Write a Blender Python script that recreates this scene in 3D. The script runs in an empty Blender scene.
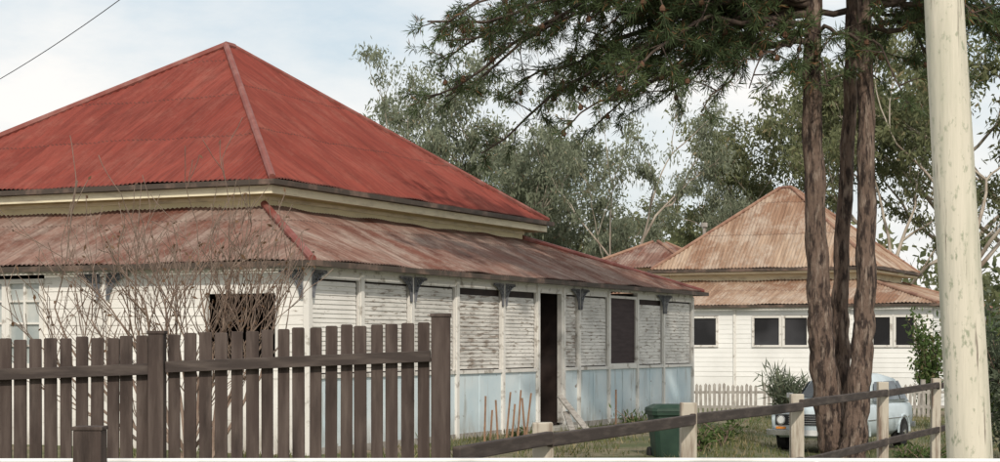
import bpy, math, random
import numpy as np
from mathutils import Vector, Matrix
R = random.Random(7)
H0 = 1.55; F = 1800.0; HY = 345.0
sc = bpy.context.scene
col = sc.collection
def W(px, py, Y):
    return Vector(((px-500)/F*Y, Y, H0+(HY-py)*Y/F))
def sm(t):
    t = max(0.0, min(1.0, t)); return t*t*(3-2*t)
def gz(x, y):
    return -0.4*sm((x-3.2)/2.5)*sm((y-16)/14) + 0.03*math.sin(x*.7)*math.cos(y*.45)

# ---------------------------------------------------------------- materials
def newmat(name):
    m = bpy.data.materials.new(name); m.use_nodes = True
    nt = m.node_tree; b = nt.nodes['Principled BSDF']
    return m, nt, b
def rgb(c): return (c[0], c[1], c[2], 1.0)
def coords(nt, kind, scale):
    tc = nt.nodes.new('ShaderNodeTexCoord'); mp = nt.nodes.new('ShaderNodeMapping')
    mp.inputs['Scale'].default_value = scale
    nt.links.new(tc.outputs[kind], mp.inputs['Vector']); return mp.outputs['Vector']
def noise(nt, vec, sc_, det=4, rough=.6):
    n = nt.nodes.new('ShaderNodeTexNoise'); n.inputs['Scale'].default_value = sc_
    n.inputs['Detail'].default_value = det; n.inputs['Roughness'].default_value = rough
    nt.links.new(vec, n.inputs['Vector']); return n.outputs['Fac']
def mrange(nt, f, a, b, c=0.0, d=1.0):
    n = nt.nodes.new('ShaderNodeMapRange'); n.inputs['From Min'].default_value = a; n.inputs['From Max'].default_value = b
    n.inputs['To Min'].default_value = c; n.inputs['To Max'].default_value = d
    nt.links.new(f, n.inputs['Value']); return n.outputs['Result']
def mixc(nt, fac, a, b):
    n = nt.nodes.new('ShaderNodeMix'); n.data_type = 'RGBA'
    if isinstance(fac, (int, float)): n.inputs[0].default_value = fac
    else: nt.links.new(fac, n.inputs[0])
    for i, v in ((6, a), (7, b)):
        if isinstance(v, tuple): n.inputs[i].default_value = rgb(v)
        else: nt.links.new(v, n.inputs[i])
    return n.outputs[2]
def mathn(nt, op, a, b=None):
    n = nt.nodes.new('ShaderNodeMath'); n.operation = op
    for i, v in enumerate((a, b)):
        if v is None: continue
        if isinstance(v, (int, float)): n.inputs[i].default_value = v
        else: nt.links.new(v, n.inputs[i])
    return n.outputs[0]
def bump(nt, b, h, strength, dist):
    n = nt.nodes.new('ShaderNodeBump'); n.inputs['Strength'].default_value = strength
    n.inputs['Distance'].default_value = dist
    nt.links.new(h, n.inputs['Height']); nt.links.new(n.outputs[0], b.inputs['Normal'])
def simple(name, c, layers=(), rough=.8, kind='Object', bmp=None, metal=0.0, spec=.3, grime=None):
    m, nt, b = newmat(name); cur = c
    for (c2, vs, ns, lo, hi, det) in layers:
        f = mrange(nt, noise(nt, coords(nt, kind, vs), ns, det), lo, hi)
        cur = mixc(nt, f, cur, c2)
    if grime:   # soil splashed up from the ground: (colour, height0, height1)
        tc = nt.nodes.new('ShaderNodeTexCoord'); sp = nt.nodes.new('ShaderNodeSeparateXYZ'); nt.links.new(tc.outputs['Object'], sp.inputs[0])
        z = mrange(nt, sp.outputs[2], grime[1], grime[2], .9, 0)
        n2 = mrange(nt, noise(nt, coords(nt, kind, (3, 3, .8)), 2.5, 5), .3, .65)
        cur = mixc(nt, mathn(nt, 'MULTIPLY', z, n2), cur, grime[0])
    if isinstance(cur, tuple): b.inputs['Base Color'].default_value = rgb(cur)
    else: nt.links.new(cur, b.inputs['Base Color'])
    b.inputs['Roughness'].default_value = rough; b.inputs['Metallic'].default_value = metal
    b.inputs['Specular IOR Level'].default_value = spec
    if bmp: bump(nt, b, noise(nt, coords(nt, kind, bmp[0]), bmp[1], 5), bmp[2], bmp[3])
    return m
def roofmat(name, c1, c2, stain, rust, flake=None, sheetvar=.6, patch=(.45,.7), rustamt=.85):
    m, nt, b = newmat(name)
    tc = nt.nodes.new('ShaderNodeTexCoord'); sp = nt.nodes.new('ShaderNodeSeparateXYZ')
    nt.links.new(tc.outputs['UV'], sp.inputs[0])
    fu = mathn(nt, 'FLOOR', mathn(nt, 'DIVIDE', sp.outputs[0], .76))
    vd = mathn(nt, 'DIVIDE', sp.outputs[1], 1.75)
    fv = mathn(nt, 'FLOOR', vd); fr = mathn(nt, 'FRACT', vd)
    cb = nt.nodes.new('ShaderNodeCombineXYZ'); nt.links.new(fu, cb.inputs[0]); nt.links.new(fv, cb.inputs[1])
    wn = nt.nodes.new('ShaderNodeTexWhiteNoise'); wn.noise_dimensions = '2D'; nt.links.new(cb.outputs[0], wn.inputs['Vector'])
    f = mathn(nt, 'MULTIPLY', wn.outputs['Value'], sheetvar)
    cur = mixc(nt, f, c1, c2)
    s1 = mrange(nt, noise(nt, coords(nt, 'UV', (2.2, .35, 1)), 1.6, 6, .7), .42, .68, 0, .85)
    cur = mixc(nt, s1, cur, stain)
    s2 = mrange(nt, noise(nt, coords(nt, 'UV', (1, .7, 1)), 1.1, 8, .78), patch[0], patch[1], 0, rustamt)
    cur = mixc(nt, s2, cur, rust)
    s4 = mrange(nt, noise(nt, coords(nt, 'UV', (11, .8, 1)), 1.0, 5, .7), .45, .7, 0, .5)
    cur = mixc(nt, s4, cur, tuple(x*.5 for x in stain))
    lap = mathn(nt, 'LESS_THAN', fr, .02)
    cur = mixc(nt, mathn(nt, 'MULTIPLY', lap, .5), cur, (.05, .03, .025))
    if flake:
        s3 = mrange(nt, noise(nt, coords(nt, 'UV', (.9, 1.6, 1)), 1.7, 8, .8), flake[1], flake[1]+.03)
        cur = mixc(nt, s3, cur, flake[0])
    nt.links.new(cur, b.inputs['Base Color'])
    b.inputs['Roughness'].default_value = .7; b.inputs['Specular IOR Level'].default_value = .15
    return m
def leafmat(name, dark, light, brown=None, trans=.3, ns=.5):
    m, nt, b = newmat(name)
    g = nt.nodes.new('ShaderNodeNewGeometry')
    f = mrange(nt, noise(nt, coords(nt, 'Object', (1, 1, 1)), ns, 2), .35, .68)
    f = mathn(nt, 'ADD', mathn(nt, 'MULTIPLY', f, .6), mathn(nt, 'MULTIPLY', g.outputs['Random Per Island'], .4))
    cur = mixc(nt, f, dark, light)
    if brown:
        cur = mixc(nt, mrange(nt, g.outputs['Random Per Island'], brown[1], brown[1]+.02), cur, brown[0])
    nt.links.new(cur, b.inputs['Base Color']); b.inputs['Roughness'].default_value = .6
    b.inputs['Specular IOR Level'].default_value = .2
    t = nt.nodes.new('ShaderNodeBsdfTranslucent'); nt.links.new(cur, t.inputs['Color'])
    mx = nt.nodes.new('ShaderNodeMixShader'); mx.inputs[0].default_value = trans
    nt.links.new(b.outputs[0], mx.inputs[1]); nt.links.new(t.outputs[0], mx.inputs[2])
    nt.links.new(mx.outputs[0], nt.nodes['Material Output'].inputs['Surface'])
    return m

M = {}
M['roof_red'] = roofmat('roof_red', (.205,.043,.031), (.265,.066,.048), (.145,.034,.026), (.27,.10,.075), ((.55,.46,.40), .735), .8, (.50,.70), .75)
M['roof_ver'] = roofmat('roof_ver', (.165,.064,.045), (.26,.16,.128), (.10,.046,.034), (.33,.26,.22), ((.45,.39,.35), .71), .95, (.44,.62), .9)
M['roof_rust'] = roofmat('roof_rust', (.25,.135,.085), (.45,.34,.25), (.20,.11,.07), (.44,.36,.29), None, 1.0, (.47,.60))
M['cap'] = simple('ridge_cap', (.20,.055,.042), [((.27,.12,.10),(1,1,1),3,.45,.7,4)], .6)
M['cap2'] = simple('ridge_cap_rust', (.30,.18,.125), [((.2,.1,.07),(1,1,1),2,.45,.6,4)], .6)
M['gutter'] = simple('gutter_paint', (.075,.06,.05), [((.22,.15,.12),(1,1,1),2.5,.5,.72,4)], .6, spec=.15)
M['cream'] = simple('cream_paint', (.78,.69,.45), [((.56,.49,.34),(1,1,3),1.5,.48,.75,5)], .7)
M['cream2'] = simple('cream_pale', (.80,.73,.54), [((.5,.44,.33),(1,1,4),2,.48,.75,5)], .7)
M['white'] = simple('white_peeling', (.80,.78,.74), [((.64,.62,.58),(1,1,2),1.2,.4,.7,5), ((.34,.30,.26),(1.2,1.2,9),3.2,.61,.68,6)], .75, grime=((.3,.25,.2),-.1,.7))
M['white_old'] = simple('white_flaking', (.72,.70,.66), [((.54,.525,.495),(1,1,1.5),1.1,.42,.6,6), ((.29,.25,.21),(1.3,1.3,9),3.0,.55,.62,7)], .8)
M['white_worse'] = simple('white_bare', (.65,.63,.59), [((.48,.46,.43),(1,1,1.5),1.3,.42,.6,6), ((.27,.225,.19),(1.3,1.3,8),2.4,.50,.60,7)], .8)
M['fibro'] = simple('fibro_blue', (.53,.645,.70), [((.68,.745,.765),(1,1,1),.9,.38,.68,5), ((.40,.42,.41),(3,3,.5),1.5,.57,.72,5), ((.24,.21,.18),(1.3,1.3,2),3,.64,.70,6)], .8, grime=((.25,.21,.16),-.1,.45))
M['trim'] = simple('trim_white', (.72,.70,.66), [((.38,.35,.31),(1,1,1),5,.55,.65,5)], .75)
M['white2'] = simple('white_fresh', (.82,.82,.80), [((.72,.72,.70),(1,1,1),.7,.45,.7,4)], .7)
M['dark'] = simple('dark_interior', (.022,.016,.015), [((.045,.03,.026),(1,1,1),2,.4,.7,3)], .8)  # near-black colour stands in for the shade inside the closed verandah
M['maroon'] = simple('maroon_screen', (.035,.02,.022), [((.06,.04,.04),(1,1,8),2,.4,.7,3)], .7)
M['iron'] = simple('iron_lace', (.11,.115,.13), [((.25,.25,.26),(1,1,1),9,.5,.7,3)], .6)
M['glass'] = simple('window_glass', (.018,.018,.02), [((.05,.05,.055),(1,1,1),.7,.45,.65,2)], .2, spec=.35)
M['pane'] = simple('window_pane_pale', (.30,.34,.34), [((.5,.52,.5),(1,1,1),1.3,.4,.65,3)], .2, spec=.6)
M['fence'] = simple('fence_brown', (.062,.045,.039), [((.125,.098,.085),(7,7,.8),2.5,.43,.74,6), ((.032,.023,.02),(3,3,.6),3,.50,.70,5)], .85, bmp=((12,12,.8),4,.5,.006))
M['rail'] = simple('rail_brown', (.050,.039,.035), [((.10,.08,.07),(1.2,1.2,8),3,.45,.7,6)], .85, bmp=((1,1,12),4,.5,.005))
M['postw'] = simple('post_weathered', (.46,.42,.35), [((.17,.12,.09),(6,6,.7),2,.47,.64,6)], .85)
M['bark'] = simple('pine_bark', (.16,.112,.088), [((.04,.028,.024),(9,9,2.2),1.5,.47,.58,7), ((.27,.21,.17),(11,11,2.4),1.3,.54,.66,6)], .9, bmp=((9,9,2.0),1.8,1.0,.08))
M['limb'] = simple('pine_limb', (.06,.043,.035), [((.12,.09,.07),(4,4,4),2,.45,.7,5)], .9)
M['gum'] = simple('gum_bark', (.42,.37,.31), [((.20,.155,.12),(1,1,.25),1.2,.42,.62,5)], .8)
M['twig'] = simple('twig_bark', (.20,.14,.11), [((.30,.23,.185),(1,1,1),6,.4,.7,3)], .85)
M['pole'] = simple('pole_wood', (.64,.60,.50), [((.46,.45,.36),(6,6,.5),1.3,.42,.66,7), ((.32,.34,.25),(9,9,4.5),2.4,.57,.68,7), ((.20,.17,.14),(14,14,.35),2.4,.62,.68,6)], .85, bmp=((12,12,.6),2.5,.6,.012))
M['wood'] = simple('stake_wood', (.27,.16,.10), [((.16,.1,.07),(2,2,2),4,.4,.7,3)], .85)
M['oldgrey'] = simple('grey_timber', (.38,.36,.33), [((.2,.18,.16),(4,4,2),3,.4,.7,5)], .85)
M['paintrail'] = simple('pipe_white', (.75,.76,.76), [((.5,.5,.5),(1,1,1),2,.5,.7,4)], .5)
M['cone'] = simple('pine_cone', (.12,.065,.04), rough=.9)
M['pine'] = leafmat('pine_needles', (.042,.066,.03), (.115,.155,.065), ((.22,.12,.055), .93), .3, .9)
M['pinedead'] = leafmat('pine_dead', (.10,.06,.035), (.20,.12,.07), None, .2, 1)
M['euc'] = leafmat('gum_leaves', (.125,.15,.10), (.34,.365,.26), ((.28,.24,.16), .96), .4, .35)
M['euc2'] = leafmat('gum_leaves_dark', (.08,.10,.05), (.245,.255,.13), ((.24,.20,.11), .95), .38, .35)
M['weed'] = leafmat('weed_leaves', (.04,.07,.02), (.13,.19,.06), ((.22,.19,.1), .9), .3, 2)
M['shrub'] = leafmat('shrub_leaves', (.07,.09,.06), (.19,.22,.15), None, .3, 2)
M['grassb'] = leafmat('grass_blades', (.065,.085,.028), (.18,.19,.075), ((.30,.25,.14), .70), .3, 1.0)
M['ground'] = simple('ground_grass', (.10,.115,.05), [((.18,.155,.09),(1,1,1),.6,.42,.66,6), ((.27,.215,.16),(1,1,1),.25,.50,.64,6), ((.05,.065,.025),(1,1,1),5,.5,.7,5)], .95, bmp=((1,1,1),14,.6,.05))
M['asphalt'] = simple('asphalt', (.05,.05,.052), [((.08,.078,.075),(1,1,1),20,.4,.7,5)], .9)
M['concrete'] = simple('concrete', (.36,.35,.32), [((.24,.23,.2),(1,1,1),3,.45,.7,5)], .9)
M['carpaint'] = simple('car_paint', (.56,.65,.69), [((.48,.55,.58),(1,1,1),1.5,.4,.7,3)], .3, spec=.5)
M['carglass'] = simple('car_glass', (.03,.035,.04), [((.12,.14,.15),(1,1,1),1.5,.45,.6,2)], .06, spec=.9)
M['chrome'] = simple('chrome', (.6,.6,.62), rough=.2, metal=.9)
M['rubber'] = simple('rubber', (.025,.025,.025), rough=.9)
M['black'] = simple('black_plastic', (.03,.03,.032), rough=.5)
M['lamp'] = simple('lamp_glass', (.7,.72,.72), rough=.1, spec=.8)
M['orange'] = simple('orange_lens', (.6,.22,.04), rough=.2)
M['bin'] = simple('bin_green', (.018,.042,.029), [((.03,.06,.04),(1,1,1),4,.4,.7,4)], .6)
M['wire'] = simple('wire_black', (.05,.05,.055), rough=.6)

# ---------------------------------------------------------------- builders
class MB:
    def __init__(s): s.v=[]; s.f=[]; s.m=[]; s.uv={}
    def quad(s, pts, mi=0, uv=None):
        n=len(s.v); s.v += [tuple(p) for p in pts]; s.f.append(tuple(range(n,n+len(pts)))); s.m.append(mi)
        if uv: s.uv[len(s.f)-1]=uv
    def box(s, x0,x1,y0,y1,z0,z1, mi=0):
        n=len(s.v)
        s.v += [(x0,y0,z0),(x1,y0,z0),(x1,y1,z0),(x0,y1,z0),(x0,y0,z1),(x1,y0,z1),(x1,y1,z1),(x0,y1,z1)]
        for q in ((0,3,2,1),(4,5,6,7),(0,1,5,4),(1,2,6,5),(2,3,7,6),(3,0,4,7)):
            s.f.append(tuple(n+i for i in q)); s.m.append(mi)
    def beam(s, a, b, w, h, mi=0, up=Vector((0,0,1))):
        a=Vector(a); b=Vector(b); d=(b-a).normalized()
        sd=d.cross(up); 
        if sd.length<1e-3: sd=Vector((1,0,0))
        sd.normalize(); u=sd.cross(d).normalized()
        n=len(s.v)
        for p in (a,b):
            for sx,sy in ((-1,-1),(1,-1),(1,1),(-1,1)):
                s.v.append(tuple(p+sd*(w/2*sx)+u*(h/2*sy)))
        for q in ((0,1,2,3),(7,6,5,4),(0,4,5,1),(1,5,6,2),(2,6,7,3),(3,7,4,0)):
            s.f.append(tuple(n+i for i in q)); s.m.append(mi)
    def tube(s, pts, rads, sides=6, mi=0, cap=True, wob=0, rnd=None):
        pts=[Vector(p) for p in pts]; n0=len(s.v); k=len(pts); ref=Vector((.31,.95,.02)).normalized()
        for i,p in enumerate(pts):
            d=(pts[min(i+1,k-1)]-pts[max(i-1,0)])
            if d.length<1e-6: d=Vector((0,0,1))
            d.normalize()
            a=d.cross(ref)
            if a.length<.05: a=d.cross(Vector((1,0,0)))
            a.normalize(); b=d.cross(a)
            for j in range(sides):
                t=2*math.pi*j/sides; r=rads[i]*(1+(wob*(rnd.random()-.5) if wob else 0))
                s.v.append(tuple(p+(a*math.cos(t)+b*math.sin(t))*r))
        for i in range(k-1):
            for j in range(sides):
                j2=(j+1)%sides
                s.f.append((n0+i*sides+j,n0+i*sides+j2,n0+(i+1)*sides+j2,n0+(i+1)*sides+j)); s.m.append(mi)
        if cap:
            s.f.append(tuple(n0+j for j in range(sides))[::-1]); s.m.append(mi)
            s.f.append(tuple(n0+(k-1)*sides+j for j in range(sides))); s.m.append(mi)
    def obj(s, name, mats, parent=None, smooth=False, loc=None, rot=None, bevel=0):
        me=bpy.data.meshes.new(name); me.from_pydata(s.v,[],s.f)
        for m in mats: me.materials.append(M[m] if isinstance(m,str) else m)
        me.polygons.foreach_set('material_index', s.m)
        if s.uv:
            ul=me.uv_layers.new(name='UVMap')
            for fi,uv in s.uv.items():
                for li,c in zip(me.polygons[fi].loop_indices, uv): ul.data[li].uv=c
        if smooth: me.polygons.foreach_set('use_smooth',[True]*len(me.polygons))
        me.update()
        o=bpy.data.objects.new(name, me); col.objects.link(o)
        if parent: o.parent=parent
        if loc is not None: o.location=loc
        if rot is not None: o.rotation_euler=rot
        if bevel:
            b=o.modifiers.new('bev','BEVEL'); b.width=bevel; b.segments=2; b.limit_method='ANGLE'
        return o
def empty(name, loc=(0,0,0), rz=0):
    e=bpy.data.objects.new(name,None); e.location=loc; e.rotation_euler=(0,0,rz); e.empty_display_size=.3; col.objects.link(e); return e
def npmesh(name, V, nper, mat, parent=None):
    n=len(V)//nper; me=bpy.data.meshes.new(name)
    me.vertices.add(len(V)); me.vertices.foreach_set('co', V.astype(np.float32).ravel())
    me.loops.add(len(V)); me.loops.foreach_set('vertex_index', np.arange(len(V),dtype=np.int32))
    me.polygons.add(n); me.polygons.foreach_set('loop_start', (np.arange(n)*nper).astype(np.int32))
    try: me.polygons.foreach_set('loop_total', np.full(n,nper,dtype=np.int32))
    except Exception: pass
    me.materials.append(mat); me.update(calc_edges=True); me.validate()
    o=bpy.data.objects.new(name, me); col.objects.link(o)
    if parent: o.parent=parent
    return o
def leafV(rs, C, L, Wd, bias=(0,0,0), spread=1.0):
    n=len(C); a=rs.normal(size=(n,3))*spread+np.array(bias); a/=np.linalg.norm(a,axis=1)[:,None]+1e-9
    r=rs.normal(size=(n,3)); b=np.cross(a,r); b/=np.linalg.norm(b,axis=1)[:,None]+1e-9
    l=(L*(.6+.8*rs.random(n)))[:,None]; w=(Wd*(.6+.8*rs.random(n)))[:,None]
    V=np.empty((n,4,3)); V[:,0]=C; V[:,1]=C+a*l*.45+b*w*.5; V[:,2]=C+a*l; V[:,3]=C+a*l*.45-b*w*.5
    return V.reshape(-1,3)

# ---------------------------------------------------------------- roofs
def corr(mb, E0, E1, T0, T1, mi=0, pitch=.09, amp=.013, nv=8, seed=0):
    E0,E1,T0,T1=map(Vector,(E0,E1,T0,T1)); u=(E1-E0); L=u.length; u.normalize()
    w=(T0-E0)-u*((T0-E0).dot(u)); Hh=w.length; w.normalize(); n=u.cross(w)
    if n.z<0: n=-n
    a=(T0-E0).dot(u); b=(T1-E0).dot(u)
    N=int(L/(pitch/4)); prev=None
    for i in range(N+1):
        x=L*i/N
        vm=Hh if a<=x<=b else (Hh*x/a if x<a else Hh*(L-x)/(L-b))
        c=[]
        for j in range(nv+1):
            v=vm*j/nv
            off=amp*math.cos(2*math.pi*x/pitch)+.014*math.sin(x*1.7+v*2.1+seed)+.010*math.sin(x*4.3-v*3.3+seed*2)
            off+= .012*(1-((v/1.75)%1.0))
            c.append((E0+u*x+w*v+n*off,(x+seed*20,v)))
        if prev:
            for j in range(nv):
                q=[prev[j],c[j],c[j+1],prev[j+1]]
                mb.quad([t[0] for t in q], mi, [t[1] for t in q])
        prev=c
def hip_roof(name, parent, ex, ey, ez, tx, ty, tz, mat, capmat, seed=0, **k):
    E=[Vector((ex[0],ey[0],ez)),Vector((ex[1],ey[0],ez)),Vector((ex[1],ey[1],ez)),Vector((ex[0],ey[1],ez))]
    T=[Vector((tx[0],ty[0],tz)),Vector((tx[1],ty[0],tz)),Vector((tx[1],ty[1],tz)),Vector((tx[0],ty[1],tz))]
    mb=MB()
    for i in range(4):
        j=(i+1)%4; corr(mb,E[i],E[j],T[i],T[j],0,seed=seed+i,**k)
    for i in range(4):
        mb.tube([E[i]+Vector((0,0,.02)),T[i]+Vector((0,0,.03))],[.06,.06],8,1)
    if (T[0]-T[2]).length<2 and (T[0]-T[2]).length>.05:
        mb.tube([T[0]+Vector((0,0,.03)),T[2]+Vector((0,0,.03))],[.07,.07],8,1)
    return mb.obj(name,[mat,capmat],parent)
def ring(mb, x0,x1,y0,y1,z0,z1,t,mi=0):
    mb.box(x0,x1,y0,y0+t,z0,z1,mi); mb.box(x0,x1,y1-t,y1,z0,z1,mi)
    mb.box(x0,x0+t,y0+t,y1-t,z0,z1,mi); mb.box(x1-t,x1,y0+t,y1-t,z0,z1,mi)

def sideT(s,z,d): return (s,-d,z)
def frontT(s,z,d): return (-d,s,z)
def wbox(mb,T,s0,s1,z0,z1,d0,d1,mi=0):
    a=T(s0,z0,d0); b=T(s1,z1,d1)
    mb.box(min(a[0],b[0]),max(a[0],b[0]),min(a[1],b[1]),max(a[1],b[1]),z0,z1,mi)
def boards(mb,T,s0,s1,z0,z1,pitch,d=0,mi=0,lip=.02,rnd=R,gap=0):
    n=max(1,round((z1-z0)/pitch)); p=(z1-z0)/n
    for i in range(n):
        if gap and rnd.random()<gap: continue
        a=z0+i*p; b=a+p; l=lip+rnd.uniform(-.003,.003); sg=rnd.uniform(-.004,.004)
        mb.quad([T(s0,a,d+l),T(s1,a+sg,d+l),T(s1,b,d),T(s0,b,d)],mi)
        mb.quad([T(s0,a,d),T(s1,a,d),T(s1,a+sg,d+l),T(s0,a,d+l)],mi)
def window(mb,T,s0,s1,z0,z1,fr,gl,nx=1,nz=1,fw=.06,d=.03):
    wbox(mb,T,s0,s1,z0,z0+fw,-.02,d,fr); wbox(mb,T,s0,s1,z1-fw,z1,-.02,d,fr)
    wbox(mb,T,s0,s0+fw,z0+fw,z1-fw,-.02,d,fr); wbox(mb,T,s1-fw,s1,z0+fw,z1-fw,-.02,d,fr)
    for i in range(1,nx):
        x=s0+(s1-s0)*i/nx; wbox(mb,T,x-.02,x+.02,z0+fw,z1-fw,-.02,d-.006,fr)
    for i in range(1,nz):
        z=z0+(z1-z0)*i/nz; wbox(mb,T,s0+fw,s1-fw,z-.015,z+.015,-.02,d-.010,fr)
    wbox(mb,T,s0+fw,s1-fw,z0+fw,z1-fw,-.04,-.008,gl)
def bracket(mb,T,s,z,dirn,sz=.38,d=.05,mi=0):
    def P(a,b): return Vector(T(s+dirn*a*sz, z-b*sz, d))
    def line(pts,r=.014): mb.tube([P(*p) for p in pts],[r]*len(pts),5,mi)
    line([(0,0),(1,0)],.016); line([(0,0),(0,1)],.016)
    line([(1-math.sin(t*math.pi/16)*.93, (1-math.cos(t*math.pi/16))*.95+.03) for t in range(9)],.018)
    for (cx,cy,r) in ((.22,.22,.17),(.5,.13,.1),(.13,.5,.1),(.7,.07,.06),(.07,.72,.06)):
        line([(cx+r*math.cos(t*math.pi/5),cy+r*math.sin(t*math.pi/5)) for t in range(11)],.011)
    line([(.05,.05),(.36,.36)],.012); line([(.1,.3),(.3,.1)],.010)

# ================================================================ HOUSE 1
RZ=math.atan2(.906,.423)
h1=empty('timber_cottage',(-2.715,25.44,0),RZ)
hip_roof('main_roof',h1,(1.6,12.2),(1.6,10.2),4.10,(6.78,7.05),(5.9,5.9),7.2,'roof_red','cap',0,nv=10)
hip_roof('verandah_roof',h1,(-.18,16.85),(-.18,12.0),2.74,(2.0,11.8),(2.0,9.8),3.72,'roof_ver','cap',5,nv=5)
mb=MB()
ring(mb,1.5,12.3,1.5,10.3,4.01,4.09,.11,0)
ring(mb,-.29,16.96,-.29,12.11,2.655,2.735,.11,0)
mb.obj('gutters',['gutter'],h1)
mb=MB()
mb.box(2.0,11.8,2.0,9.8,2.8,4.04,0)
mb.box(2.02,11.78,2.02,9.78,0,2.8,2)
ring(mb,1.62,12.18,1.62,10.18,3.88,4.005,.03,1)
ring(mb,1.97,11.83,1.97,9.83,3.82,3.88,.03,1)
ring(mb,1.66,12.14,1.66,10.14,3.955,3.985,.36,1)
mb.obj('core_walls',['cream','cream2','dark'],h1)
mb=MB()
ZT=2.62; ZR=1.10
posts=[0,1.5,3.1,4.7,6.5,8.0,9.2,9.95,11.5,13.1,14.7,16.6]
wallmats=['white_old','fibro','trim','dark','maroon','white','glass','pane','oldgrey','white_worse']
pm={0:5,1:0,2:0,3:9,4:0,6:9,7:0,9:0,10:0}
for i in range(len(posts)-1):
    a,b=posts[i],posts[i+1]
    if i==5: continue
    A=a+.045; B=b-.045
    wbox(mb,sideT,A,B,-.25,ZR-.03,-.03,.0,1)
    if b-a>1.2: wbox(mb,sideT,(a+b)/2-.02,(a+b)/2+.02,-.2,ZR-.03,.0,.012,1)
    if i==8:
        window(mb,sideT,A,B,ZR+.03,ZT-.08,2,4,1,1,.05,.03)
    else:
        wbox(mb,sideT,A,A+.04,ZR+.03,ZT-.12,-.02,.03,2); wbox(mb,sideT,B-.04,B,ZR+.03,ZT-.12,-.02,.03,2)
        tp=ZT-.15-(.08 if i in (3,4,9) else 0)
        boards(mb,sideT,A+.075,B-.075,ZR+.05,tp,.066,-.015,pm.get(i,0),.014,gap=.015)
        wbox(mb,sideT,A,B,ZT-.12,ZT-.0,-.04,.012,2)
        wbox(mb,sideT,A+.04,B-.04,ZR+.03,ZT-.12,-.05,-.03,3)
wbox(mb,sideT,-.03,8.0,ZR-.03,ZR+.03,-.03,.035,2); wbox(mb,sideT,9.2,16.63,ZR-.03,ZR+.03,-.03,.035,2)
wbox(mb,sideT,-.02,16.62,ZT,2.70,-.06,.03,2)
for p in posts: wbox(mb,sideT,p-.045,p+.045,-.25,ZT,-.05,.045,2)
wbox(mb,sideT,.05,7.95,-.1,.08,.001,.018,8); wbox(mb,sideT,9.25,16.55,-.1,.08,.001,.018,8)
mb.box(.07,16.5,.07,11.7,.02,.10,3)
wbox(mb,frontT,.05,11.8,-.25,ZR-.03,-.03,0,5)
wbox(mb,frontT,.05,11.8,ZT,2.70,-.06,.03,2)
fb=[(.045,.47,0),(.47,1.74,1),(1.74,3.455,0),(3.545,4.66,0),(4.66,6.1,2),(6.1,8.2,0),(8.2,9.6,2),(9.6,11.75,0)]
for a,b,k in fb:
    if k==0: boards(mb,frontT,a,b,ZR-.03,ZT,.125,-.0,5,.010); wbox(mb,frontT,a,b,ZR-.03,ZT,-.05,-.03,3)
    if k==1:
        boards(mb,frontT,a,b,ZR-.03,1.30,.11,0,5,.010); boards(mb,frontT,a,b,2.34,ZT,.14,0,5,.010)
        for (z0,z1) in ((1.30,1.35),(2.29,2.34)): wbox(mb,frontT,a,b,z0,z1,-.05,.035,2)
        wbox(mb,frontT,a,a+.05,1.35,2.29,-.05,.035,2); wbox(mb,frontT,b-.05,b,1.35,2.29,-.05,.035,2)
    if k==2:
        boards(mb,frontT,a,b,ZR-.03,1.2,.11,0,5,.010)
        m_=(a+b)/2
        window(mb,frontT,a,m_-.002,1.2,ZT-.06,2,7,2,4,.07,.04); window(mb,frontT,m_+.002,b,1.2,ZT-.06,2,7,2,4,.07,.04)
wbox(mb,frontT,3.455,3.545,-.2,ZT,-.03,.045,2)
mb.box(16.55,16.6,.05,11.75,-.2,2.7,5); mb.box(.05,16.55,11.75,11.8,-.2,2.7,5)
wbox(mb,sideT,8.045,9.155,2.5,ZT,-.04,.02,2)
wbox(mb,sideT,9.08,9.155,.1,2.5,-.06,.03,2); wbox(mb,sideT,8.045,8.09,.1,2.5,-.06,.03,2)
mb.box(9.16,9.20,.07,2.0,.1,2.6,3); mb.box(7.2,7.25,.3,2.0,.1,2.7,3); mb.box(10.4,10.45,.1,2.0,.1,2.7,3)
mb.obj('verandah_walls',wallmats,h1)
mb=MB()
for s,dr in ((0.05,1),(3.05,-1),(3.15,1),(6.45,-1),(6.55,1),(9.99,1),(9.9,-1),(14.65,-1),(14.75,1)):
    bracket(mb,sideT,s,2.6,dr,.38,.055)
for s,dr in ((.06,1),(3.45,-1),(3.6,1)): bracket(mb,frontT,s,2.6,dr,.38,.055)
mb.obj('lace_brackets',['iron'],h1)
mb=MB()
mb.box(8.05,9.15,-.32,-.02,-.1,.06,0); mb.box(8.0,9.2,-.62,-.33,-.2,-.04,0)
mb.obj('door_step',['concrete'],h1,bevel=.01)
# ================================================================ HOUSE 2
h2=empty('weatherboard_house',(13.23,55,-.35),RZ)
Z2=.35; XE=9.0
hip_roof('main_roof',h2,(2.3,8.9),(2.3,10),4.1+Z2,(5.5,5.7),(6.0,6.4),7.0+Z2,'roof_rust','cap2',11,pitch=.12,amp=.016,nv=8)
hip_roof('verandah_roof',h2,(-.2,XE+.2),(-.2,12.3),2.83+Z2,(2.8,8.4),(2.8,9.5),3.72+Z2,'roof_rust','cap2',17,pitch=.12,amp=.016,nv=4)
hip_roof('wing_roof',h2,(4.5,9.5),(9.3,13.6),4.3+Z2,(6.6,7.4),(11.3,11.5),5.3+Z2,'roof_ver','cap2',23,pitch=.12,amp=.016,nv=4)
mb=MB()
ring(mb,2.2,9.0,2.2,10.1,4.0+Z2,4.09+Z2,.1,2)
ring(mb,-.3,XE+.3,-.3,12.4,2.74+Z2,2.82+Z2,.1,2)
mb.box(2.8,8.4,2.8,9.5,2.7+Z2,4.05+Z2,1); mb.box(5,9,9.8,13.2,2.5+Z2,4.3+Z2,1)
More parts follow.
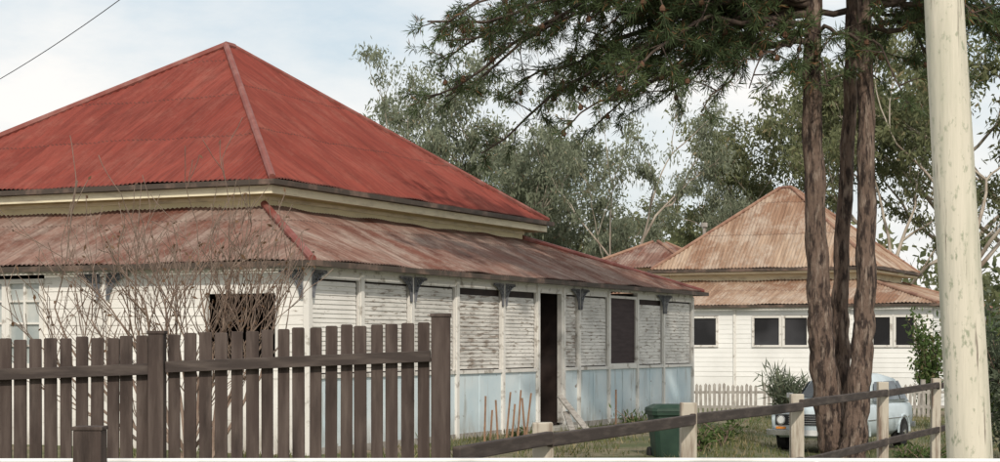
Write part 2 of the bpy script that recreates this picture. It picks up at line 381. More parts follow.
ring(mb,2.35,8.85,2.35,9.95,3.92+Z2,3.99+Z2,.4,1)
mb.box(0.0,XE,0,12.1,-.1,.55+Z2,0)
mb.box(0.06,XE,0.06,12.1,.55+Z2,2.74+Z2,0)
boards(mb,frontT,0,12.1,.55+Z2,1.46+Z2,.15,.0,0,.010)
wins=[(6.85,7.85),(4.76,5.72),(3.86,4.72),(1.24,1.9),(.5,1.2),(9,10)]
edges=sorted(wins); cur=0
for a,b in edges:
    boards(mb,frontT,cur,a,1.46+Z2,2.5+Z2,.15,.0,0,.010); cur=b
boards(mb,frontT,cur,12.1,1.46+Z2,2.5+Z2,.15,.0,0,.010)
boards(mb,frontT,0,12.1,2.5+Z2,2.74+Z2,.12,.0,0,.010)
boards(mb,sideT,0,XE,.0,2.74+Z2,.15,.0,0,.018)
for a,b in wins: window(mb,frontT,a,b,1.48+Z2,2.48+Z2,3,4,1,1,.07,.05)
for s in (2,5): window(mb,sideT,s,s+1.2,1.48+Z2,2.48+Z2,3,4,1,1,.07,.05)
for s in (2.6,6.3,8.3): wbox(mb,frontT,s-.04,s+.04,0,2.7+Z2,.02,.045,3)
mb.obj('walls',['white2','cream2','gutter','trim','glass'],h2)
mb=MB(); mb.tube([(5.0,9.0,4.5),(5.0,9.0,6.05)],[.06,.06],8,0); mb.tube([(5.0,9.0,6.05),(5.0,9.0,6.2)],[.12,.12],8,0)
mb.obj('flue',['oldgrey'],h2)

# ================================================================ PICKET FENCE (dark)
def lerp(a,b,t): return a+(b-a)*t
YF=10.0
fe=empty('brown_picket_fence',(0,0,0))
mb=MB()
def panel(px0,px1,yt0,yt1,yr0,yr1,n):
    for i in range(n):
        t=(i+.5)/n; px=lerp(px0,px1,t); zt=H0+(HY-lerp(yt0,yt1,t))*YF/F+R.uniform(-.007,.007)
        X=(px-500)/F*YF+R.uniform(-.003,.003); w=(px1-px0)/n/F*YF*R.uniform(.74,.84)
        l=R.uniform(-.007,.007); yy=YF+R.uniform(-.004,.004)
        nn=len(mb.v); c=.006
        prof=[(X-w/2,0.0),(X+w/2,0.0),(X+w/2+l,zt-c),(X+w/2-c+l,zt),(X-w/2+c+l,zt),(X-w/2+l,zt-c)]
        for yv in (yy-.01,yy+.01):
            mb.v+= [(a,yv,b) for a,b in prof]
        mb.f.append(tuple(nn+k for k in range(6))); mb.m.append(0)
        mb.f.append(tuple(nn+6+k for k in range(6))[::-1]); mb.m.append(0)
        for k in range(6):
            k2=(k+1)%6; mb.f.append((nn+k,nn+6+k,nn+6+k2,nn+k2)); mb.m.append(0)
    for dz in (0,-.95):
        a=W(px0,yr0,YF); b=W(px1,yr1,YF); a.y=b.y=YF-.035; a.z+=dz; b.z+=dz
        mb.beam(a,b,.045,.062,1)
panel(-260,150,345,336,384,369,27)
panel(167,431,335,321,367,356,17)
for px,yt,w in ((158,334,.085),(441,317,.105),(-268,345,.09)):
    X=(px-500)/F*YF; z=H0+(HY-yt)*YF/F
    mb.box(X-w/2,X+w/2,YF-.075,YF+.03,-.1,z,0)
    mb.box(X-w/2-.006,X+w/2+.006,YF-.081,YF+.036,z,z+.018,0)
mb.obj('fence_timber',['fence','rail'],fe,bevel=.003)

mb=MB(); X=(90-500)/F*9.0
z=H0+(HY-426)*9.0/F
mb.box(X-.07,X+.07,8.93,9.07,-.1,z-.02,0); mb.box(X-.076,X+.076,8.924,9.076,z-.02,z,0)
pr=empty('street_rail')
mb.obj('rail_post',['fence'],pr,bevel=.005)
mb=MB(); mb.tube([(-8,9.11,H0+(HY-462)*9.11/F),(-2,9.11,H0+(HY-461)*9.11/F),(1,9.11,H0+(HY-460.5)*9.11/F),(6,9.11,H0+(HY-463)*9.11/F)],[.014]*4,10,0)
for x in (-7,-4.3,1.6,5): mb.tube([(x,9.11,-.1),(x,9.11,.955)],[.02,.02],8,0)
mb.obj('pipe',['paintrail'],pr,smooth=True)

# ================================================================ POST AND RAIL FENCE
pf=empty('post_and_rail_fence'); mb=MB()
def fp(s): return -.28+.405*s, 10+s
ss=[1.39,4.4,8.04,12.5,16.5,20.5,24.5]
for k,zr in ((0,.95),(1,.40)):
    pts=[0.02]+ss
    for i in range(len(pts)-1):
        a=fp(pts[i]); b=fp(pts[i+1]); za=zr+R.uniform(-.015,.015)
        mb.beam((a[0]+.03,a[1]-.07,za-(.10*sm((a[1]-14)/14))*k),(b[0]+.03,b[1]-.07,zr+R.uniform(-.02,.02)-(.10*sm((b[1]-14)/14))*k),.05,.085,1)
for i,s in enumerate(ss):
    x,y=fp(s); g=gz(x,y); t=1.06+(.03 if i%2 else 0)
    l=R.uniform(-.02,.02)
    mb.beam((x,y,g-.2),(x+l,y,t),.13,.12,0,up=Vector((0,1,0)))
mb.obj('fence_timber',['postw','rail'],pf,bevel=.008)

ff=empty('grey_picket_fence'); mb=MB()
n=150
for i in range(n):
    X=4.9+i*.125; Y=49.5
    g=gz(X,Y); t=.50+R.uniform(-.05,.04)
    if R.random()<.04: continue
    l=R.uniform(-.015,.015)
    mb.quad([(X-.04,Y,g-.1),(X+.04,Y,g-.1),(X+.04+l,Y,t-.05),(X+l,Y,t),(X-.04+l,Y,t-.05)],0)
    if i%18==0: mb.box(X-.06,X+.06,Y+.03,Y+.14,g-.1,t+.08,0)
for z in (.25,-.15): mb.beam((4.8,49.53,z),(23.6,49.53,z),.04,.07,0)
mb.obj('pickets',['oldgrey'],ff)

# ================================================================ POLE + WIRE
pe=empty('power_pole',(0,0,0)); mb=MB()
pts=[];rr=[]
for i in range(31):
    z=-.3+i*.32; X=3.43-.054*z+.006*math.sin(z*1.3); pts.append((X,13,z)); rr.append(.168-.0065*z)
mb.tube(pts,rr,20,0,wob=.03,rnd=R)
mb.beam((1.9,12.86,8.3),(4.1,12.86,8.3),.1,.1,1)
for x in (2.1,2.6,3.5,3.95): mb.tube([(x,12.86,8.35),(x,12.86,8.5)],[.04,.03],8,2)
mb.obj('pole_shaft',['pole','rail','paintrail'],pe,smooth=True)
A=Vector((2.1,12.86,8.5)); B=W(-320,135,42)
def wirep(sag,n=60):
    return [A.lerp(B,i/n)-Vector((0,0,sag*4*(i/n)*(1-i/n))) for i in range(n+1)]
best=None
for k in range(0,60):
    sg=k*.05; P=wirep(sg)
    for a,b in zip(P,P[1:]):
        xa=500+F*a.x/a.y; xb=500+F*b.x/b.y
        if (xa-72)*(xb-72)<=0:
            ya=HY-F*(a.z-H0)/a.y; e=abs(ya-24)
            if best is None or e<best[0]: best=(e,sg)
mb=MB(); mb.tube(wirep(best[1]),[.006]*61,5,0); mb.obj('power_line',['wire'])

# ================================================================ GROUND
mb=MB()
xs=[-400,-150,-60,-30]+[-20+i*1.0 for i in range(61)]+[60,100,200,400]
ys=[-60,-20,0,4.5]+[5.5+i*1.0 for i in range(75)]+[100,150,300,600]
for y in ys:
    for x in xs: mb.v.append((x,y,gz(x,y)))
nx=len(xs)
for j in range(len(ys)-1):
    for i in range(nx-1):
        mb.f.append((j*nx+i,j*nx+i+1,(j+1)*nx+i+1,(j+1)*nx+i)); mb.m.append(0)
mb.obj('ground',['ground'],smooth=True)
mb=MB(); mb.box(-80,80,-8,3.0,-.2,.045,0); mb.obj('road',['asphalt'])
mb=MB(); mb.box(-80,80,3.0,3.18,-.2,.16,0); mb.obj('kerb',['concrete'],bevel=.02)

rs=np.random.RandomState(3)
def grass_pts(n,fx,fy):
    out=[]
    while len(out)<n:
        y=fy[0]+(fy[1]-fy[0])*rs.rand()**1.2; x=fx[0]+(fx[1]-fx[0])*rs.rand()
        dx=x+2.715; dy=y-25.44; lu=dx*.423+dy*.906; lv=-dx*.906+dy*.423
        if lu>-.05 and lv>-.02 and lu<16.7: continue
        if x>y*.30 or x<-y*.30: continue
        if math.sin(x*2.1+y*.7)*math.sin(y*1.3-x)+rs.rand()*1.6<.7: continue
        out.append((x,y,gz(x,y)-.02))
    return np.array(out)
G=grass_pts(26000,(-6,16),(12,50))
hh=.06+.09*rs.rand(len(G))**2
a=rs.normal(size=(len(G),3))*.35; a[:,2]=1; b=rs.normal(size=(len(G),3)); b[:,2]=0; b/=np.linalg.norm(b,axis=1)[:,None]
tall=(rs.rand(len(G))<.04); hh[tall]*=2.2
V=np.empty((len(G),3,3)); V[:,0]=G-b*.012; V[:,1]=G+b*.012; V[:,2]=G+a*hh[:,None]
npmesh('grass',V.reshape(-1,3),3,M['grassb'])

def leafy(name,c,r,n,mat,L=.12,Wd=.04,stems=10,bias=(0,0,.5)):
    e=empty(name,c); mb=MB(); C=[]
    for s in range(stems):
        a=R.uniform(0,6.28); q=R.uniform(.2,1); tip=Vector((math.cos(a)*r[0]*q,math.sin(a)*r[1]*q,r[2]*R.uniform(.5,1.05)))
        mid=Vector((tip.x*.35,tip.y*.35,tip.z*.55)); mb.tube([(0,0,-.05),mid,tip],[.012,.009,.004],4,0)
        k=n//stems
        for i in range(k):
            t=R.uniform(.15,1); p=(mid.lerp(tip,(t-.5)*2) if t>.5 else mid*(t*2))
            C.append((p.x+R.gauss(0,.16*r[0]),p.y+R.gauss(0,.16*r[1]),p.z+R.gauss(0,.06*r[2])))
    npmesh('leaves',leafV(rs,np.array(C),L,Wd,bias),4,M[mat],e)
    mb.obj('stems',['twig'],e); return e
def gp(px,Y): X=(px-500)/F*Y; return (X,Y,gz(X,Y))
for px,Y,r,n in ((636,31.5,(.4,.3,.42),170),(700,26,(.4,.3,.36),220),(722,28,(.5,.4,.38),240),(520,29,(.3,.3,.2),60),(905,30,(.5,.4,.3),200),(925,28,(.5,.4,.35),200)):
    leafy('weed_plant',gp(px,Y),r,n,'weed',.12,.032)
leafy('spiky_shrub',gp(788,47),(.75,.7,1.25),1500,'shrub',.3,.035,22,(0,0,.9))
leafy('garden_shrub',gp(928,51.5),(.7,.8,2.7),2600,'weed',.16,.07,26)
leafy('garden_shrub',gp(990,40),(1.2,1.2,2.6),4000,'weed',.16,.07,30)
leafy('garden_shrub',gp(1015,30),(1.0,1.0,2.6),3000,'shrub',.16,.06,30)

for i,(px,yt,le) in enumerate(((485,396,.01),(491,410,.02),(497,400,-.02),(508,392,.04),(513,404,.03),(519,390,.03),(524,398,-.03),(528,393,.05))):
    mb=MB(); a=Vector(gp(px,28.6)); t=W(px,yt,28.6); mb.beam((a.x-le,a.y,a.z-.1),(t.x+le,t.y,t.z),.03,.025,0,up=Vector((0,1,0))); mb.obj('garden_stake',['wood'])
mb=MB()
mb.beam(W(560,396,31.5),Vector(gp(592,30.3)),.12,.03,0); mb.beam(W(566,412,31.2),Vector(gp(575,29.6)),.1,.03,0)
mb.beam(Vector(gp(560,30.5))+Vector((0,0,.05)),Vector(gp(600,29.6))+Vector((0,0,.06)),.14,.04,0)
mb.obj('timber_planks',['oldgrey'])
mb=MB(); a=Vector(gp(616,33.2)); mb.beam(a,a+Vector((.0,0,.75)),.03,.03,0,up=Vector((0,1,0))); mb.obj('garden_stake',['wood'])

# ================================================================ BIN
b0=Vector(gp(668,25)); b0.z=-.04
be=empty('garbage_bin',b0,.15)
mb=MB()
def tap(mb,z0,z1,w0,d0,w1,d1,mi):
    n=len(mb.v)
    for z,w,d in ((z0,w0,d0),(z1,w1,d1)):
        c=.06
        for x,y in ((-w+c,-d),(w-c,-d),(w,-d+c),(w,d-c),(w-c,d),(-w+c,d),(-w,d-c),(-w,-d+c)): mb.v.append((x,y,z))
    for k in range(8): k2=(k+1)%8; mb.f.append((n+k,n+k2,n+8+k2,n+8+k)); mb.m.append(mi)
    mb.f.append(tuple(n+k for k in range(8))[::-1]); mb.m.append(mi); mb.f.append(tuple(n+8+k for k in range(8))); mb.m.append(mi)
tap(mb,.04,.62,.20,.20,.25,.25,0); tap(mb,.62,.67,.275,.275,.28,.28,0); tap(mb,.672,.72,.285,.29,.275,.28,1); tap(mb,.72,.77,.275,.28,.18,.19,1)
mb.tube([(-.2,.31,.66),(.2,.31,.66)],[.018,.018],8,1)
for x in (-.24,.2): mb.tube([(x,.2,.08),(x+.05,.2,.08)],[.09,.09],14,2)
mb.obj('bin_body',['bin','bin','rubber'],be,bevel=.006)

# ================================================================ CAR
CY=33.2
cx=(844-500)/F*CY
ce=empty('parked_car',(cx,CY,-.36),math.atan2(-.86,-.50))
def loft(mb,secs,mi,closed=True):
    k=len(secs[0]); n=len(mb.v)
    for s in secs: mb.v+=[tuple(p) for p in s]
    for i in range(len(secs)-1):
        for j in range(k if closed else k-1):
            j2=(j+1)%k; mb.f.append((n+i*k+j,n+i*k+j2,n+(i+1)*k+j2,n+(i+1)*k+j)); mb.m.append(mi)
    mb.f.append(tuple(n+j for j in range(k))[::-1]); mb.m.append(mi)
    mb.f.append(tuple(n+(len(secs)-1)*k+j for j in range(k))); mb.m.append(mi)
mb=MB(); secs=[]
for x,zb,zt,hw in ((-1.90,.40,.80,.66),(-1.84,.30,.84,.72),(-1.4,.26,.86,.765),(-.6,.24,.88,.775),(.4,.24,.88,.775),(.62,.24,.88,.77),(1.2,.25,.84,.76),(1.70,.27,.79,.73),(1.83,.30,.76,.70),(1.87,.42,.70,.68)):
    s=[]
    for y,z in ((-.80,zb),(-.97,zb+.10),(-1.0,zb+.28),(-.98,zt-.10),(-.92,zt-.03),(-.7,zt+.012),(0,zt+.03),(.7,zt+.012),(.92,zt-.03),(.98,zt-.10),(1.0,zb+.28),(.97,zb+.10),(.80,zb)):
        s.append((x,y*hw,z))
    secs.append(s)
loft(mb,secs,0)
gh=[]
for x,zt,hw,zz in ((-1.62,.90,.70,0),(-1.28,1.30,.58,1),(-.5,1.385,.585,1),(-.05,1.36,.58,1),(.22,1.30,.57,1),(.70,.90,.68,0)):
    pts_=[]
    zb_=.84
    for y,f in ((-1,0),(-.985,.55),(-.93,.93),(-.80,1),(0,1.02),(.80,1),(.93,.93),(.985,.55),(1,0)):
        w_=(.72 if f==0 else (.72*(1-f)+hw*f) if f<=1 else hw)
        pts_.append((x,(y if f else (1 if y>0 else -1))*w_,zb_+(zt-zb_)*f))
    gh.append(pts_)
loft(mb,gh,0)
body=mb.obj('car_body',['carpaint'],ce,smooth=True)
mb=MB()
def pq(*p,mi=0,off=(0,0,0)):
    mb.quad([Vector(q)+Vector(off) for q in p],mi)
pq((.66,-.60,.945),(.66,.60,.945),(.25,.49,1.275),(.25,-.49,1.275),off=(.025,0,.018))
pq((-1.60,-.60,.95),(-1.60,.60,.95),(-1.30,.5,1.27),(-1.30,-.5,1.27),off=(-.03,0,.018))
for sg in (-1,1):
    y0,y1=.715*sg,.612*sg
    for xa,xb,xc,xd in ((.50,-.30,-.30,.16),(-.36,-1.02,-1.02,-.36),(-1.08,-1.48,-1.24,-1.08)):
        pq((xa,y0,.90),(xb,y0,.90),(xc,y1,1.24),(xd,y1,1.24),off=(0,.012*sg,0))
mb.obj('car_windows',['carglass'],ce)
mb=MB()
mb.box(1.86,1.89,-.60,.60,.50,.68,1)
for z in (.53,.57,.61,.65): mb.box(1.888,1.90,-.36,.36,z-.006,z+.006,0)
mb.box(1.885,1.90,-.62,.62,.685,.70,0)
for sg in (-1,1):
    mb.tube([(1.87,.49*sg,.59),(1.915,.49*sg,.59)],[.085,.085],18,0)
    mb.tube([(1.90,.49*sg,.59),(1.925,.49*sg,.59)],[.07,.06],18,2)
    mb.box(1.86,1.895,.50*sg-.09,.50*sg+.09,.43,.47,3)
    mb.box(-1.92,-1.89,.48*sg-.12,.48*sg+.12,.58,.70,4)
    mb.tube([(.55,.74*sg,.93),(.53,.86*sg,.97)],[.012,.012],6,0); mb.box(.47,.52,min(.80*sg,.92*sg),max(.80*sg,.92*sg),.94,1.03,0)
    mb.box(-1.5,1.6,min(.772*sg,.785*sg),max(.772*sg,.785*sg),.56,.575,0)
    mb.box(.02,.14,min(.77*sg,.79*sg),max(.77*sg,.79*sg),.79,.81,0)
mb.beam((1.93,-.74,.37),(1.93,.74,.37),.06,.10,0); mb.beam((-1.95,-.74,.40),(-1.95,.74,.40),.06,.10,0)
for sg in (-1,1): mb.beam((1.92,.74*sg,.37),(1.70,.79*sg,.37),.04,.10,0)
mb.box(1.962,1.968,-.2,.2,.32,.42,5)
mb.obj('car_trim',['chrome','black','lamp','orange','orange','paintrail'],ce,bevel=.004)
mb=MB()
for x in (1.15,-1.15):
    for sg in (-1,1):
        mb.tube([(x,.60*sg,.28),(x,.765*sg,.28),(x,.775*sg,.28)],[.28,.28,.25],24,0)
        mb.tube([(x,.70*sg,.28),(x,.785*sg,.28)],[.17,.16],20,1)
        mb.tube([(x,.74*sg,.28),(x,.80*sg,.28)],[.06,.05],12,2)
        pts_=[(x+.33*math.cos(t*math.pi/12),.768*sg,.28+.33*math.sin(t*math.pi/12)) for t in range(13)]
        mb.tube(pts_,[.022]*13,6,3)
mb.obj('car_wheels',['rubber','black','chrome','carpaint'],ce)

# ================================================================ PINES
def bez(P,n):
    out=[]
    k=len(P)-1
    for i in range(k):
        p0=P[max(i-1,0)];p1=P[i];p2=P[i+1];p3=P[min(i+2,k)]
        for j in range(n):
            t=j/n
            out.append(.5*((2*p1)+(p2-p0)*t+(2*p0-5*p1+4*p2-p3)*t*t+(3*p1-p0-3*p2+p3)*t**3))
    out.append(P[-1]); return out
def pine(name,P,r0,r1,limbs,seed):
    rn=random.Random(seed); rsn=np.random.RandomState(seed)
    e=empty(name,(0,0,0))
    path=bez(P,14); n=len(path); mb=MB()
    path=[p+Vector((.012*math.sin(i*.9+seed),.012*math.cos(i*.7),0)) for i,p in enumerate(path)]
    rads=[]
    for i in range(n):
        t=i/(n-1); rads.append((r0*(1-t)+r1*t)*(1+.30*max(0,1-i/7.0)**2)*(1+.03*math.sin(i*1.3+seed)))
    mb.tube(path,rads,22,0,wob=.14,rnd=rn)
    TC=[];TD=[];cones=[]
    def at(z):
        for a,b in zip(path,path[1:]):
            if a.z<=z<=b.z: return a.lerp(b,(z-a.z)/(b.z-a.z+1e-6))
        return path[-1].copy()
    for (z,az,L,rise,drop) in limbs:
        p=at(z); d=Vector((math.cos(az),math.sin(az),0)); sd=Vector((-d.y,d.x,0)); cur=[]
        m=14; ph=rn.uniform(0,6); ph2=rn.uniform(0,6)
        for i in range(m+1):
            t=i/m
            cur.append(p+d*(L*t)+Vector((0,0,rise*math.sin(t*math.pi*.6)-drop*t*t))+sd*(.3*math.sin(t*4+ph)*t*L*.25)+Vector((0,0,.12*math.sin(t*11+ph2)*t**.5+.05*math.sin(t*23+ph))))
        rb=.014+.009*L
        mb.tube(cur,[rb*(1-.88*i/m)+.005 for i in range(m+1)],6,1)
        ns=int(L*4.8)
        for k in range(ns):
            t=.18+.82*(k+rn.random())/ns; i=min(int(t*m),m-1); q=cur[i].lerp(cur[i+1],t*m-i)
            sg=1 if k%2 else -1
            dr=(d*rn.uniform(.1,1)+sd*sg*rn.uniform(.3,1.1)+Vector((0,0,rn.uniform(-.7,.6)))).normalized()
            l=rn.uniform(.35,1.0)*(1.15-.4*t); sub=[q]
            for j in range(1,5):
                dr=(dr+Vector((rn.gauss(0,.2),rn.gauss(0,.2),-.08+rn.gauss(0,.16)))).normalized()
                sub.append(sub[-1]+dr*(l/4))
            mb.tube(sub,[.013,.010,.008,.006,.004],4,1,cap=False)
            nt_=max(2,int(l/.16))
            for j in range(nt_):
                tt=.38+.62*(j+.5)/nt_; ii=min(int(tt*4),3); c=sub[ii].lerp(sub[ii+1],tt*4-ii)
                TC.append(c); TD.append((sub[ii+1]-sub[ii]).normalized())
                if rn.random()<.45:
                    o=(dr.cross(Vector((0,0,1)))*rn.choice((-1,1))*rn.uniform(.08,.25)+dr*.1+Vector((0,0,rn.uniform(-.1,.12)))); TC.append(c+o); TD.append((o.normalized()+Vector((0,0,.3))).normalized())
            if rn.random()<.32: cones.append(sub[rn.randint(1,3)]+Vector((0,0,-.04)))
    mb.obj('trunk_and_limbs',['bark','limb'],e,smooth=True)
    TC=np.array([tuple(c) for c in TC]); TD=np.array([tuple(c) for c in TD])
    K=22; C=np.repeat(TC,K,0); D=np.repeat(TD,K,0)
    a=D*.55+rsn.normal(size=C.shape)*.6; a/=np.linalg.norm(a,axis=1)[:,None]
    r=rsn.normal(size=C.shape); b=np.cross(a,r); b/=np.linalg.norm(b,axis=1)[:,None]
    C=C+D*(rsn.rand(len(C))[:,None]-.5)*.12
    l=(.11+.10*rsn.rand(len(C)))[:,None]; w=.015
    V=np.empty((len(C),4,3)); V[:,0]=C; V[:,1]=C+a*l*.5+b*w*.5; V[:,2]=C+a*l+np.array((0,0,-.02)); V[:,3]=C+a*l*.5-b*w*.5
    V=V.reshape(-1,3)
    nd=int(len(C)*.06)
    npmesh('needles',V[nd*4:],4,M['pine'],e)
    npmesh('dead_needles',V[:nd*4],4,M['pinedead'],e)
    mb=MB()
    for c in cones:
        mb.tube([c+Vector((0,0,-.06)),c+Vector((0,0,-.04)),c,c+Vector((0,0,.05))],[.008,.04,.045,.012],7,0)
    if cones: mb.obj('cones',['cone'],e)
    return e
rn=random.Random(5)
def limbset(n,z0,z1,az0,az1,L0,L1,r=(.1,.7),d=(.5,1.8)):
    return [(rn.uniform(z0,z1),rn.uniform(az0,az1),rn.uniform(L0,L1),rn.uniform(*r),rn.uniform(*d)) for _ in range(n)]
pi=math.pi
Y1=28.6
P1=[W(838,470,Y1),W(832,430,Y1),W(822,350,Y1),W(818,270,Y1),W(812,100,Y1),W(814,0,Y1),W(818,-150,Y1),W(812,-320,Y1)]
L1=limbset(20,6.6,9.2,.82*pi,1.2*pi,4.0,6.4,(.1,.6),(.8,2.6))+limbset(17,6.3,8.2,.75*pi,1.3*pi,1.8,4.4,(.0,.5),(.6,1.9))+limbset(6,8,11.8,0,2*pi,1.8,3.6)+limbset(4,5.9,6.8,1.2*pi,1.7*pi,1,2.2)
pine('pine_tree',P1,.26,.07,L1,1)
Y2=29.2
P2=[W(850,465,Y2),W(845,420,Y2),W(841,350,Y2),W(841,270,Y2),W(850,100,Y2),W(851,0,Y2),W(846,-160,Y2),W(850,-340,Y2)]
L2=limbset(6,8.2,12,0,2*pi,1.8,3.8)+limbset(10,6.8,8.3,.7*pi,1.1*pi,3,5.5,(.1,.5),(.8,2.4))+limbset(4,6.4,7.6,-.3*pi,.5*pi,1.5,3.0,(.1,.4),(.4,1.4))
pine('pine_tree',P2,.175,.06,L2,2)
Y3=28.2
P3=[W(850,472,Y3),W(855,430,Y3),W(862,350,Y3),W(866,270,Y3),W(866,100,Y3),W(863,0,Y3),W(868,-150,Y3),W(866,-330,Y3)]
L3=limbset(20,6.3,8.8,-.4*pi,.4*pi,1.5,3.6,(.1,.5),(.4,1.9))+limbset(5,8.5,12,0,2*pi,1.6,3.6)
pine('pine_tree',P3,.22,.06,L3,3)

# ================================================================ GUM TREES
def gum_meshes(seed,height,width,leafmat_,dens=1.0):
    rn=random.Random(seed); rsn=np.random.RandomState(seed); mb=MB(); clumps=[]
    def br(p,d,L,r,dep):
        pts=[p]; k=5
        for i in range(k):
            d=(d+Vector((rn.gauss(0,.13),rn.gauss(0,.13),rn.gauss(.03,.08)))).normalized(); pts.append(pts[-1]+d*L/k)
        mb.tube(pts,[r*(1-.5*i/k) for i in range(k+1)],7 if dep<2 else 4,0,cap=False)
        if dep>=2:
            clumps.append((pts[-1],1.0))
            if rn.random()<.35: clumps.append((pts[3],.7))
        if dep<4:
            nn=rn.choice((2,2,3)) if dep else 4
            for j in range(nn):
                az=rn.uniform(0,6.28) if dep else j*1.57+rn.uniform(-.5,.5)
                tilt=rn.uniform(.35,.95)
                a=Vector((math.cos(az),math.sin(az),0)); nd=(d*math.cos(tilt)+a*math.sin(tilt)*width).normalized()
                src=pts[-1] if j<2 else pts[rn.randint(2,4)]
                br(src,nd,L*rn.uniform(.55,.88),r*.55,dep+1)
    br(Vector((0,0,-.3)),Vector((rn.uniform(-.08,.08),rn.uniform(-.08,.08),1)),height*.36,height*.013,0)
    zmax=max(c[0].z for c in clumps); s=height/zmax
    mb.v=[(a*s,b*s,c*s) for a,b,c in mb.v]
    C=[]
    for c,w in clumps:
        c=c*s; rr=rn.uniform(.4,.95)*w*height/13
        n=int(rn.uniform(60,130)*dens*w)
        q=rsn.normal(size=(n,3))*np.array((rr*.52,rr*.52,rr*.30))+np.array(tuple(c))
        C.append(q)
    C=np.concatenate(C)
    V=leafV(rsn,C,.26,.085,(0,0,-.7),.8)
    t=mb.obj('trunk',['gum'],None,smooth=True); l=npmesh('foliage',V,4,leafmat_)
    return t,l
variants=[]
for sd,hh_,wd,mt in ((11,13,1.0,'euc'),(22,13,1.15,'euc'),(33,12,.9,'euc2'),(44,13,1.2,'euc2')):
    t,l=gum_meshes(sd,hh_,wd,M[mt],1.15); variants.append((t.data,l.data,hh_)); bpy.data.objects.remove(t); bpy.data.objects.remove(l)
def gum(px,Y,ytop,vi,rz,wx=1.0,name='gum_tree'):
    tm,lm,h=variants[vi]; top=H0+(HY-ytop)*Y/F; X=(px-500)/F*Y
    e=empty(name,(X,Y,-.4),rz); s=(top+.4)/h; e.scale=(s*wx,s*wx,s)
    for nm,me in (('trunk',tm),('foliage',lm)):
        o=bpy.data.objects.new(nm,me); col.objects.link(o); o.parent=e
for a in ((408,78,52,0,.3,.62),(462,74,30,1,1.4,.75),(528,80,50,0,2.6,.75),(578,76,100,1,4.0,.7),(632,70,70,0,5.1,.6),(690,78,125,1,.9,.6),
          (742,90,175,2,2.2,.8),(775,84,110,3,3.6,.7),(830,82,85,2,5.5,.8),(885,76,60,3,.4,.8),(935,72,30,2,1.9,.9),(985,82,20,2,4.1,.9),(1060,78,0,2,4.4,1.0),
          (500,98,150,3,1.1,.9),(650,100,195,3,3.3,1.0),(300,100,160,1,2,1),(1130,80,20,2,2.4,1.0),(-120,100,170,2,3.4,1.0)):
    gum(*a)
C=[]
rsm=np.random.RandomState(9)
for i in range(300):
    x=rsm.uniform(-70,75); y=rsm.uniform(112,135); h=rsm.uniform(2,8)*(.9+.25*math.sin(x*.13)); r=rsm.uniform(1.2,2.4)
    C.append(rsm.normal(size=(130,3))*np.array((r,r,r*.6))+np.array((x,y,h)))
C=np.concatenate(C); npmesh('distant_trees',leafV(rsm,C,.75,.32,(0,0,-.3),1),4,M['euc2'])

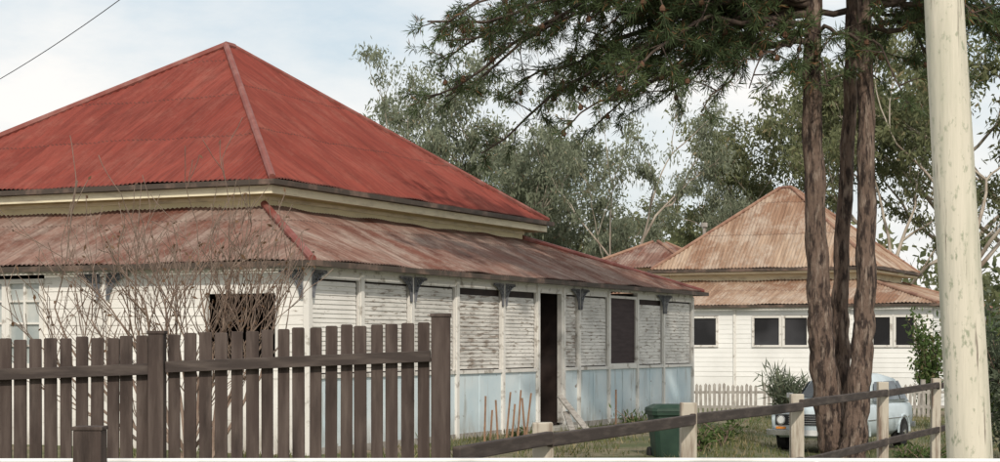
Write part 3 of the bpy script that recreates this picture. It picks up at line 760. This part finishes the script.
# ================================================================ BARE SHRUB
def bare(name,base,stems,seed,h,lean):
    rn=random.Random(seed); mb=MB(); tips=[]
    def br(p,d,L,r,dep):
        pts=[p]; k=4
        for i in range(k):
            d=(d+Vector((rn.gauss(0,.09),rn.gauss(0,.09),.05+rn.gauss(0,.06)))).normalized(); pts.append(pts[-1]+d*L/k)
        mb.tube(pts,[max(.0048,r*(1-.45*i/k)) for i in range(k+1)],5 if dep<2 else 3,0,cap=False)
        tips.append(pts[-1])
        if dep<4:
            for j in range(rn.choice((2,3,3)) ):
                src=pts[-1] if j<1 else pts[rn.randint(1,3)]
                a=Vector((rn.gauss(0,1),rn.gauss(0,.8),rn.gauss(.15,.5))).normalized()
                br(src,(d+a*rn.uniform(.35,.65)).normalized(),L*rn.uniform(.6,.86),r*.6,dep+1)
    for i in range(stems):
        a=lean[0]+(lean[1]-lean[0])*(i+.5)/stems+rn.uniform(-.08,.08)
        br(Vector((rn.uniform(-.3,.3),rn.uniform(-.2,.2),0)),Vector((math.sin(a),rn.uniform(-.25,.25),math.cos(a))),h*rn.uniform(.85,1.1),.028,0)
    e=empty(name,base); mb.obj('branches',['twig'],e)
    C=np.array([tuple(t) for t in tips if rn.random()<.35])
    npmesh('sparse_leaves',leafV(np.random.RandomState(seed),C,.07,.03),4,M['pinedead'],e)
bare('bare_crape_myrtle',((195-500)/F*21.5,21.5,.1),12,4,1.32,(-.95,.80))

# ================================================================ LIGHT, WORLD, CAMERA
S=Vector((.12,-.80,.56)).normalized()
sl=bpy.data.lights.new('sun','SUN'); sl.energy=2.8; sl.angle=math.radians(1.5); sl.color=(1,.91,.79)
so=bpy.data.objects.new('sun',sl); so.rotation_euler=S.to_track_quat('Z','Y').to_euler(); so.location=(0,0,40); col.objects.link(so)
w=bpy.data.worlds.new('World'); sc.world=w; w.use_nodes=True; nt=w.node_tree
bg=nt.nodes['Background']; bg.inputs['Strength'].default_value=.105
sk=nt.nodes.new('ShaderNodeTexSky'); sk.sky_type='NISHITA'; sk.sun_disc=False
sk.sun_elevation=math.asin(S.z); sk.sun_rotation=math.atan2(S.x,S.y); sk.dust_density=2.5; sk.air_density=1.0
tc=nt.nodes.new('ShaderNodeTexCoord'); mp=nt.nodes.new('ShaderNodeMapping'); mp.inputs['Scale'].default_value=(1,1,2.6); mp.inputs['Location'].default_value=(.6,.2,.35)
nt.links.new(tc.outputs['Generated'],mp.inputs['Vector'])
f=mrange(nt,noise(nt,mp.outputs['Vector'],3.2,7,.6),.34,.60)
hz=mixc(nt,.65,sk.outputs[0],(7.6,8.6,9.1))
c=mixc(nt,f,hz,(9.7,9.5,9.2))
nt.links.new(c,bg.inputs['Color'])
cam=bpy.data.cameras.new('camera'); co=bpy.data.objects.new('camera',cam); col.objects.link(co)
cam.sensor_width=36; cam.lens=F/1000*36; cam.shift_y=.114; cam.clip_end=2000
co.location=(0,0,H0); co.rotation_euler=(math.radians(90),0,0); sc.camera=co
sc.view_settings.view_transform='Standard'; sc.view_settings.look='None'; sc.view_settings.exposure=0
